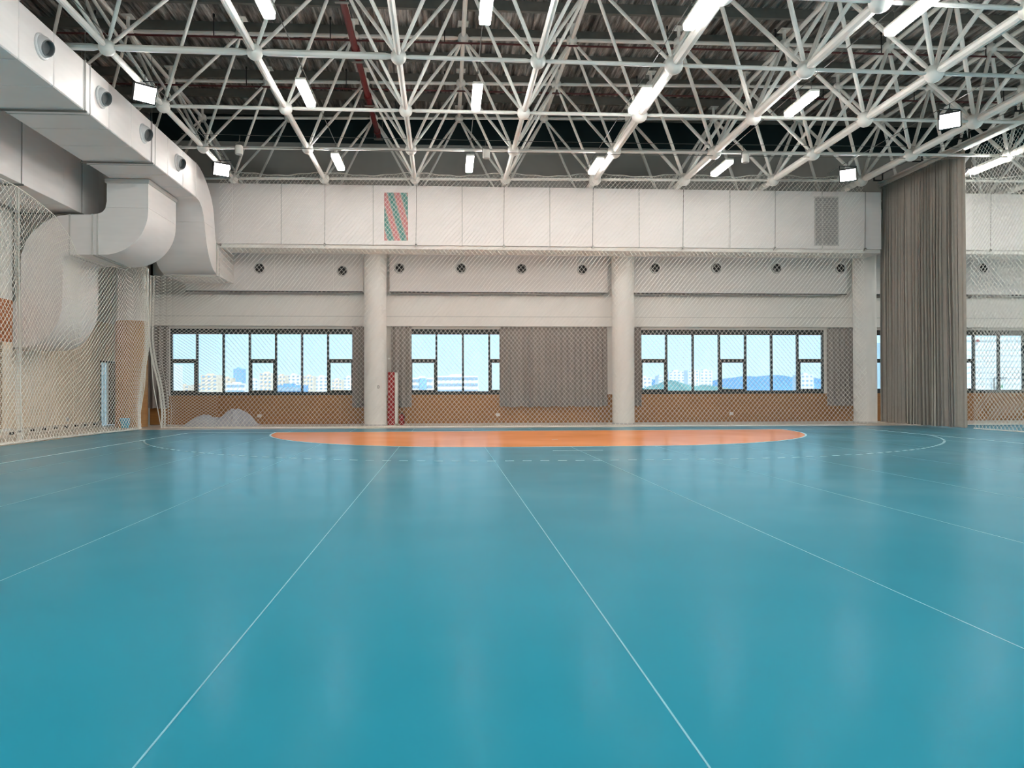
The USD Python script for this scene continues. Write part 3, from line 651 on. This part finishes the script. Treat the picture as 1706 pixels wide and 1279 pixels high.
# left net
def left_net():
    Y = np.concatenate([np.linspace(7, 17.2, 140), np.linspace(17.24, 17.42, 9), np.linspace(17.5, 23.0, 84), np.linspace(23.04, 23.3, 28)])
    nv = 75; v = np.linspace(0, 1, nv); P = np.zeros((len(Y), nv, 3))
    yk = [0, 17.3, 18.2, 18.9, 19.5, 19.85, 22.1, 22.4, 23.4]; zk = [6.08, 5.98, 5.85, 5.70, 5.3, 4.84, 4.84, 5.1, 5.1]
    top = np.interp(Y, yk, zk)
    for j in range(nv):
        z = .02+(top-.02)*v[j]
        w = meshkit.fbm(np.stack([Y*.5, z*.4, z*0], 1), 3, 21)-.5; w2 = meshkit.fbm(np.stack([Y*.5, z*.4, z*0+5], 1), 3, 22)-.5
        x = np.interp(Y, [0, 19, 23.3], [-9.97, -9.97, -9.40])+.22*w*np.sin(np.pi*v[j])+.10*(1-v[j])**5
        x = np.where((z > 4.7) & (Y > 19.4) & (Y < 22.4), x, x)
        k = np.exp(-((Y-23.3)/.5)**2); k2 = np.exp(-((Y-17.32)/.4)**2)
        x = x-k*.30*sm(1-v[j], .38, 1)
        P[:, j] = np.stack([x, Y+.2*w2*np.sin(np.pi*v[j])*(1-k)*(1-k2)-k*.05*np.sin(Y*50)+k2*.35*(Y-17.32)*sm(1-v[j], .3, 1), z], 1)
    t = thing('sports_net', 'white net hanging along the left wall in front of the gooseneck duct', 'net', (-10, 15, 0))
    part(t, 'mesh', strands(P, CORD), 'net', False, kind='stuff')
    part(t, 'top_rope', tube(P[::2, -1], .012, 5), 'net')
    part(t, 'bottom_rope', tube(P[::2, 0]+[0, 0, .012], .014, 5), 'net')
    # slack foot of the net lying on the floor
    yy = np.linspace(9, 23.0, 160); Q = np.zeros((160, 9, 3))
    for j in range(9):
        w = meshkit.noise(np.stack([yy*3, yy*0+j*.7, yy*0], 1), 3)-.5
        Q[:, j] = np.stack([np.interp(yy, [0, 19, 23.3], [-9.87, -9.87, -9.7])-.12+.045*j+.05*w, yy, .03+.05*abs(w)+0*yy], 1)
    part(t, 'slack_foot', strands(Q, .014), 'net', False, kind='stuff')
    part(t, 'seam_cord', tube([(-9.95, 17.32, 5.95), (-9.93, 17.33, 3), (-9.88, 17.34, .03)], .009, 6), 'net')
    part(t, 'edge_cord', tube([(-9.4, 23.28, 5.08), (-9.4, 23.27, 3.0), (-9.5, 23.26, 1.4), (-9.7, 23.24, .02)], .014, 6), 'net')
left_net()
# side net under the divider rail
def side_net():
    Y = np.linspace(6.5, 20.35, 199); nv = 101; v = np.linspace(0, 1, nv); P = np.zeros((len(Y), nv, 3))
    for j in range(nv):
        z = .02+8.29*v[j]+0*Y
        w = meshkit.fbm(np.stack([Y*.5, z*.4, z*0], 1), 3, 31)-.5
        P[:, j] = np.stack([15.62+.25*w*np.sin(np.pi*v[j]), Y, z], 1)
    t = thing('sports_net', 'white net under the divider rail, between the court and the next hall', 'net', (15.62, 13, 0))
    part(t, 'mesh', strands(P, CORD), 'net', False, kind='stuff')
    part(t, 'bottom_rope', tube(P[::2, 0]+[0, 0, .012], .016, 5), 'net')
side_net()

# ================================================================== CURTAINS
def cloth(p0, p1, z0, z1, pleats, amp, seed, nv=14, thick=.012, hem=0.0, spread=0.0):
    p0, p1 = np.array(p0, float), np.array(p1, float); L = np.linalg.norm(p1-p0); d = (p1-p0)/L; nrm = np.array([-d[1], d[0]])
    n = pleats*10+1; u = np.linspace(0, 1, n); r = np.random.default_rng(seed)
    ph = np.cumsum(np.r_[0, .6+.8*r.random(pleats)]); ph = ph/ph[-1]*pleats
    phase = np.interp(u*pleats, np.arange(pleats+1), ph)
    av = np.interp(u*pleats, np.arange(pleats+1), .72+.4*r.random(pleats+1))
    fade = np.where(u > 1-hem, .12, 1.0) if hem else 1.0
    rows = []
    for j, v in enumerate(np.linspace(0, 1, nv)):
        z = z1+(z0-z1)*v
        a = amp*(.45+.55*min(1, v*3))*av*fade
        ww = .25*np.sin(u*23+v*2.2+seed)*amp*v
        off = a*np.sin(2*np.pi*phase+.25*np.sin(v*3+u*9))+ww
        along = u*L+.45*a*np.sin(4*np.pi*phase)*.5+spread*v*(u-.5)
        xy = p0+along[:, None]*d+off[:, None]*nrm
        rows.append(np.column_stack([xy, np.full(n, z)+(0.015*np.sin(u*40) if j == nv-1 else 0)]))
    A = np.stack(rows)
    tg = np.gradient(A, axis=1); nn = np.stack([-tg[..., 1], tg[..., 0], 0*tg[..., 0]], -1); nn /= np.linalg.norm(nn, axis=-1, keepdims=True)+1e-9
    B = A+nn*thick; V = np.vstack([A.reshape(-1, 3), B.reshape(-1, 3)]); N = nv*n; Fc = []
    idx = np.arange(N).reshape(nv, n)
    q = np.stack([idx[:-1, :-1], idx[:-1, 1:], idx[1:, 1:], idx[1:, :-1]], -1).reshape(-1, 4)
    fa = np.vstack([q[:, [0, 1, 2]], q[:, [0, 2, 3]]]); fb = fa[:, ::-1]+N
    def strip(e):
        e = np.asarray(e); return np.vstack([np.stack([e[:-1], e[:-1]+N, e[1:]+N], 1), np.stack([e[:-1], e[1:]+N, e[1:]], 1)])
    Fc = np.vstack([fa, fb, strip(idx[0]), strip(idx[-1]), strip(idx[:, 0]), strip(idx[:, -1])])
    return V, Fc
DX = 15.45
t = thing('divider_curtain', 'tall grey pleated curtain hanging from the divider rail to the floor', 'curtain', (DX, 22.4, 0))
part(t, 'cloth', cloth((DX, 24.45), (DX, 20.75), .05, 8.33, 23, .15, 3, nv=22, spread=.15), 'curtain', 60)
part(t, 'edge_panel', cloth((DX, 20.80), (DX+.03, 20.42), .05, 8.33, 2, .03, 9, nv=22), 'curtain', 60, label='flat hemmed edge panel')
part(t, 'heading_tape', cloth((DX, 24.45), (DX, 20.42), 8.28, 8.36, 40, .07, 4, nv=3), 'curtain', 60)
t = thing('divider_rail', 'long straight grey rail carrying the divider curtain and net', 'rail', (DX, 15, 8.4))
part(t, 'beam', cat([cbox(DX-.06, DX+.20, 5.5, 24.6, 8.52, 8.56, .006), cbox(DX+.06, DX+.10, 5.5, 24.6, 8.40, 8.52, .006)]), 'steel', False)
part(t, 'track', cbox(DX-.04, DX+.18, 5.5, 24.6, 8.37, 8.42, .008), 'steel', False)
part(t, 'tension_wire', tube([(DX-.3, 5.5, 8.66), (DX-.3, 24.4, 8.66)], .008, 5), 'wire')
for y in np.arange(7.6, 24.6, 2.1):
    part(t, 'bracket', cat([cbox(DX-.33, DX+.12, y-.02, y+.02, 8.56, 8.60, .004), cbox(DX-.02, DX+.02, y-.02, y+.02, 8.60, 8.95, .004), cbox(DX-.33, DX-.29, y-.02, y+.02, 8.56, 8.70, .004)]), 'dark', False)
WC = [(-10.55, -9.80, 'grey window curtain at the far left, beside the corner net'), (-3.35, -2.78, 'narrow grey window curtain left of the column with the fire cabinet'),
      (-1.95, -1.22, 'grey window curtain behind the red fire cabinet'), (1.98, 5.95, 'wide drawn grey window curtain left of a white column'),
      (6.80, 7.22, 'narrow sliver of grey window curtain just right of a white column'), (14.32, 15.6, 'grey window curtain left of the tall divider curtain')]
for k, (a, b, lab) in enumerate(WC):
    t = thing('window_curtain', lab, 'curtain', ((a+b)/2, 26.1, .6))
    part(t, 'cloth', cloth((a, 26.08), (b, 26.07),   .60, 3.52, max(3, int((b-a)/.2)), .085, 20+k, nv=10), 'window_curtain', 60)
    part(t, 'track', cbox(a-.02, b+.02, 26.05, 26.11, 3.50, 3.53, .004), 'aluminium', False)

# ================================================================== SMALL THINGS
t = thing('fire_cabinet', 'tall red fire hydrant cabinet with a pale side standing by the column', 'fire cabinet', (-1.9, 25.62, 0))
part(t, 'body', cbox(-2.04, -1.79, 25.46, 25.88, -.012, 1.86, .012), 'red', False)
part(t, 'door', cbox(-1.785, -1.69, 25.44, 25.84, .04, 1.84, .012), 'socket', False, label='pale grey-white door edge')
part(t, 'handle', cbox(-1.69, -1.675, 25.55, 25.58, .85, 1.0, .004), 'aluminium', False)
t = thing('fire_extinguisher', 'small red fire extinguisher on the floor right of the fire cabinet', 'fire extinguisher', (-1.55, 25.6, 0))
part(t, 'cylinder', move(lathe([(0, 0), (.085, 0), (.09, .02), (.09, .30), (.075, .345), (.03, .37), (0, .37)], 22), (-1.55, 25.6, -.012)), 'red')
part(t, 'valve', cat([tube([(-1.55, 25.6, .355), (-1.55, 25.6, .42)], .02, 8), cbox(-1.62, -1.50, 25.585, 25.615, .41, .43, .004)]), 'dark', False)
part(t, 'hose', tube([(-1.53, 25.58, .40), (-1.47, 25.54, .36), (-1.45, 25.54, .22), (-1.455, 25.55, .10)], .011, 6), 'dark')
# crumpled cloth
nx, ny = 90, 44
gx, gy = np.meshgrid(np.linspace(-9.05, -6.55, nx), np.linspace(24.95, 26.0, ny), indexing='ij')
q = np.stack([gx*4.2, gy*4.2, gx*0], -1)
rid = 1-np.abs(2*meshkit.fbm(q, 4, 40)-1)
env = np.clip(.27*np.exp(-((gx+8.35)/.42)**2)+.46*np.exp(-((gx+7.42)/.36)**2)+.26*np.exp(-((gx+6.98)/.28)**2)+.13, 0, 1)*np.clip(1-((gy-25.5)/.52)**2, 0, 1)**.5*np.clip(np.minimum(gx+9.05, -6.55-gx)/.22, 0, 1)
h = env*(.30+1.0*(rid-.3))
V = np.stack([gx, gy, np.maximum(h, 0)+.004], -1).reshape(-1, 3); idx = np.arange(nx*ny).reshape(nx, ny)
Vb = V.copy(); Vb[:, 2] = -.01
qq = np.stack([idx[:-1, :-1], idx[1:, :-1], idx[1:, 1:], idx[:-1, 1:]], -1).reshape(-1, 4)
ft = np.vstack([qq[:, [0, 1, 2]], qq[:, [0, 2, 3]]])
rim = np.concatenate([idx[:, 0], idx[-1, 1:], idx[::-1, -1][1:], idx[0, ::-1][1:]]); N = nx*ny
fr = np.vstack([np.stack([rim[:-1], rim[:-1]+N, rim[1:]+N], 1), np.stack([rim[:-1], rim[1:]+N, rim[1:]], 1)])
t = thing('crumpled_cloth', 'heap of crumpled grey dust cloth on the floor under the left window', 'cloth', (-7.8, 25.5, 0))
part(t, 'cloth_heap', (np.vstack([V, Vb]), np.vstack([ft, ft[:, ::-1]+N, fr])), 'tarp', 40)
t = thing('bucket', 'small light blue plastic bucket at the foot of the wood-clad column', 'bucket', (-10.66, 24.55, 0))
part(t, 'pail', move(lathe([(0, 0), (.12, 0), (.155, .30), (.17, .30), (.17, .325), (.148, .325), (.115, .02), (0, .02)], 24), (-10.66, 24.55, -.012)), 'blue')
part(t, 'handle', tube([(-10.66+.17*math.cos(a), 24.50-.04*math.sin(a), .30-.12*math.sin(a)) for a in np.linspace(0, math.pi, 14)], .007, 5), 'socket')
def socket(x, lab):
    t = thing('wall_socket', lab, 'socket', (x, WALL_Y-.03, .3))
    part(t, 'plate', cbox(x-.075, x+.075, WALL_Y-.034, WALL_Y-.02, .25, .36, .005), 'socket', False)
    part(t, 'insert', cat([cbox(x-.05, x-.01, WALL_Y-.038, WALL_Y-.03, .275, .335, .003), cbox(x+.01, x+.05, WALL_Y-.038, WALL_Y-.03, .275, .335, .003)]), 'flange', False)
socket(-6.70, 'white wall socket under the left window, behind the cloth heap')
socket(1.92, 'white wall socket below the left edge of the wide drawn curtain')
socket(10.7, 'white wall socket under the window between wide curtain and divider')
t = thing('wall_socket', 'white wall socket low on the pale wood left wall', 'socket', (WALL_L, 23.72, .3))
part(t, 'plate', cbox(WALL_L, WALL_L+.015, 23.62, 23.80, .24, .38, .005), 'socket', False)
part(t, 'insert', cbox(WALL_L+.012, WALL_L+.02, 23.66, 23.76, .27, .35, .003), 'flange', False)
a0 = math.atan2(-1, .35); sx, sy = COLX[1]+COLR*math.cos(a0), COLY+COLR*math.sin(a0)
t = thing('switch_box', 'tiny grey switch box on the column beside the fire cabinet', 'switch', (sx, sy, 1.33))
part(t, 'box', cbox(sx-.04, sx+.04, sy-.02, sy+.03, 1.28, 1.38, .006), 'grille', False)
part(t, 'rocker', cbox(sx-.02, sx+.02, sy-.028, sy-.018, 1.30, 1.36, .003), 'socket', False)
t = thing('sensor', 'small white sensor sticking out of the column above the fire cabinet', 'sensor', (-2.02, 25.3, 2.3))
part(t, 'arm', tube([(-2.08, 25.3, 2.30), (-1.98, 25.3, 2.30)], .015, 6), 'socket')
part(t, 'head', ball((-1.97, 25.3, 2.31), .045, 2), 'socket', True)

# ================================================================== OUTSIDE: CITY AND HILLS
def at(px, D): return (px-742.0)/1193.0*D
def zt(py, D): return (651.3-py)/1193.0*D+CAM_H
GZ = -28.0
g = thing('outside_ground', 'pale hazy land outside the windows', 'ground', (0, 1500, GZ))
part(g, 'terrain', box(-3500, 3500, 30, 6000, GZ-5, GZ), 'earth', False)
def tower(x0, x1, ytop, D, m, label, floors=None, cols=None, bands=False, roofbox=True):
    X0_, X1_, Zt = at(x0, D), at(x1, D), zt(ytop, D); dep = max(14, (X1_-X0_)*.6)
    t = thing('building', label, 'building', ((X0_+X1_)/2, D+dep/2, GZ))
    part(t, 'walls', box(X0_, X1_, D, D+dep, GZ, Zt), m, False)
    if roofbox:
        w = (X1_-X0_); part(t, 'roof_house', box(X0_+w*.3, X0_+w*.62, D+2, D+dep*.6, Zt, Zt+D*2.5/1193), m, False)
    n = floors or max(3, int((Zt-GZ)/3.2)); c = cols or max(3, int((X1_-X0_)/4.5)); ms = []
    for f in range(n):
        z = GZ+(Zt-GZ)*(f+.3)/n; h_ = (Zt-GZ)/n*.45
        if z+h_ < -6: continue
        if bands: ms.append(box(X0_+.4, X1_-.4, D-.25, D+.1, z, z+h_)); continue
        for k in range(c):
            u = X0_+(X1_-X0_)*(k+.22)/c; ms.append(box(u, u+(X1_-X0_)/c*.5, D-.25, D+.1, z, z+h_))
    if ms: part(t, 'windows', cat(ms), 'tower_window', False, kind='stuff')
    return t
TW = [(285, 301, 607, 420, 'tower_white', 'slim pale tower at the left edge of the left window', 0),
 (300, 326, 641, 700, 'tower_cream', 'low cream block in the first pane of the left window', 0),
 (329, 345, 640, 760, 'tower_cream', 'low cream block at the left of the second pane of the left window', 0),
 (344, 371, 624, 620, 'tower_cream', 'cream apartment block in the second pane of the left window', 0),
 (373, 392, 629, 640, 'tower_cream', 'cream block left of the blue tower', 0),
 (396, 411, 614, 900, 'tower_blue', 'pale blue tower in the third pane of the left window', 0),
 (384, 415, 638, 460, 'tower_white', 'low banded white block in front of the blue tower', 1),
 (419, 436, 632, 680, 'tower_white', 'white block in the fourth pane of the left window', 0),
 (438, 458, 621, 640, 'tower_cream', 'stepped cream block in the fourth pane of the left window', 0),
 (465, 480, 625, 700, 'tower_cream', 'cream slab left of its twin in the fifth pane', 0),
 (482, 504, 624, 720, 'tower_white', 'white slab in the fifth pane of the left window', 0),
 (463, 506, 641, 300, 'roof_blue', 'low wide blue-roofed hall in the fifth pane', 1),
 (509, 525, 626, 660, 'tower_cream', 'cream slab at the left of the sixth pane', 0),
 (527, 549, 627, 690, 'tower_white', 'white slab at the right of the sixth pane', 0),
 (555, 572, 632, 720, 'tower_cream', 'cream block in the last pane of the left window', 0),
 (574, 592, 628, 740, 'tower_white', 'white block at the right end of the left window', 0),
 (686, 722, 629, 380, 'tower_white', 'white banded office block in the first pane of the half covered window', 1),
 (728, 797, 626, 400, 'tower_white', 'wide white office slab with floor bands in the half covered window', 1),
 (1068, 1090, 629, 640, 'tower_white', 'white block in the first pane of the window left of the divider', 0),
 (1102, 1110, 627, 800, 'tower_white', 'narrow white block above the green hill', 0),
 (1120, 1148, 619, 820, 'tower_white', 'white block behind the green hill', 0),
 (1153, 1172, 617, 760, 'tower_white', 'tall white block, left one of the pair behind the hill', 0),
 (1174, 1195, 618, 770, 'tower_white', 'tall white block, right one of the pair behind the hill', 0),
 (1350, 1372, 625, 560, 'tower_white', 'white block in the last pane of the window left of the divider', 0)]
for x0, x1, y, D, m, lab, bd_ in TW:
    tw = tower(x0, x1, y, D, m, lab, bands=bool(bd_))
    if 'first pane of the half' in lab: part(tw, 'stair_front', box(at(699, D), at(711, D), D-.6, D, GZ, zt(630, D)), 'tower_blue', False, label='blue glazed stair front')
# the near white building seen from the right-hand window
D = 75.0; X0_, X1_, Zt = at(1585, D), at(1860, D), zt(566, D)
t = thing('building', 'large white building filling the window right of the divider curtain', 'building', ((X0_+X1_)/2, D+8, GZ))
part(t, 'walls', box(X0_, X1_, D, D+16, GZ, Zt), 'tower_white', False)
part(t, 'parapet', box(X0_-.2, X1_+.2, D-.2, D+16.2, Zt, Zt+.35), 'tower_white', False)
ms = []
for z in np.arange(-2.6, Zt-.8, .62):
    ms.append(box(X0_, X1_, D-.05, D+.05, z, z+.035))
part(t, 'cladding_joint', cat(ms), 'tower_window', False, kind='stuff')
part(t, 'sign', extrude(sg.Polygon([(at(1660, D), zt(568.5, D)), (at(1668, D), zt(568.5, D)), (at(1664, D), zt(564, D))]), 'y', D-.3, D-.1), 'red', False, label='small red triangle on the parapet')
part(t, 'sign', box(at(1698, D), at(1708, D), D-.3, D-.1, zt(649, D), zt(644, D)), 'green', False, label='small green sign')
part(t, 'pipe', tube([(at(1693, D), D-.2, zt(651, D)), (at(1693, D), D-.2, zt(632, D)), (at(1715, D), D-.2, zt(631, D))], .05, 6), 'dark', label='thin dark bent pipe')
def hill(pts, D, dep, m, label):
    X = np.array([at(a, D) for a, b in pts]); Z = np.array([zt(b, D) for a, b in pts])
    u = np.linspace(X[0], X[-1], 90); z = np.interp(u, X, Z); z = z+(meshkit.fbm(np.stack([u/D*60, u*0, u*0], 1), 4, 8)-.5)*D*.004
    w = np.linspace(-1, 1, 15); A = np.stack([np.stack([u, np.full_like(u, D+dep*q), GZ-2+(z-GZ+2)*(1-q*q)], 1) for q in w]); idx = np.arange(15*90).reshape(15, 90)
    q = np.stack([idx[:-1, :-1], idx[:-1, 1:], idx[1:, 1:], idx[1:, :-1]], -1).reshape(-1, 4)
    t = thing('hill', label, 'hill', (u.mean(), D, GZ))
    part(t, 'slope', (A.reshape(-1, 3), np.vstack([q[:, [0, 1, 2]], q[:, [0, 2, 3]]])), m, True)
hill([(1060, 650), (1085, 646), (1105, 640), (1122, 634), (1140, 640), (1160, 643), (1180, 641), (1200, 645), (1225, 650)], 480, 90, 'hill_near', 'low green hill in front of white blocks')
hill([(1150, 648), (1200, 636), (1225, 631), (1250, 627), (1275, 629), (1300, 624), (1325, 630), (1345, 627), (1375, 635), (1420, 645)], 2600, 400, 'hill', 'mountain ridge tinted pale blue for haze in the window left of the divider')
hill([(1010, 650), (1060, 640), (1090, 633), (1120, 637), (1152, 646)], 4200, 400, 'hill', 'ridge tinted pale blue for haze behind the low green hill')
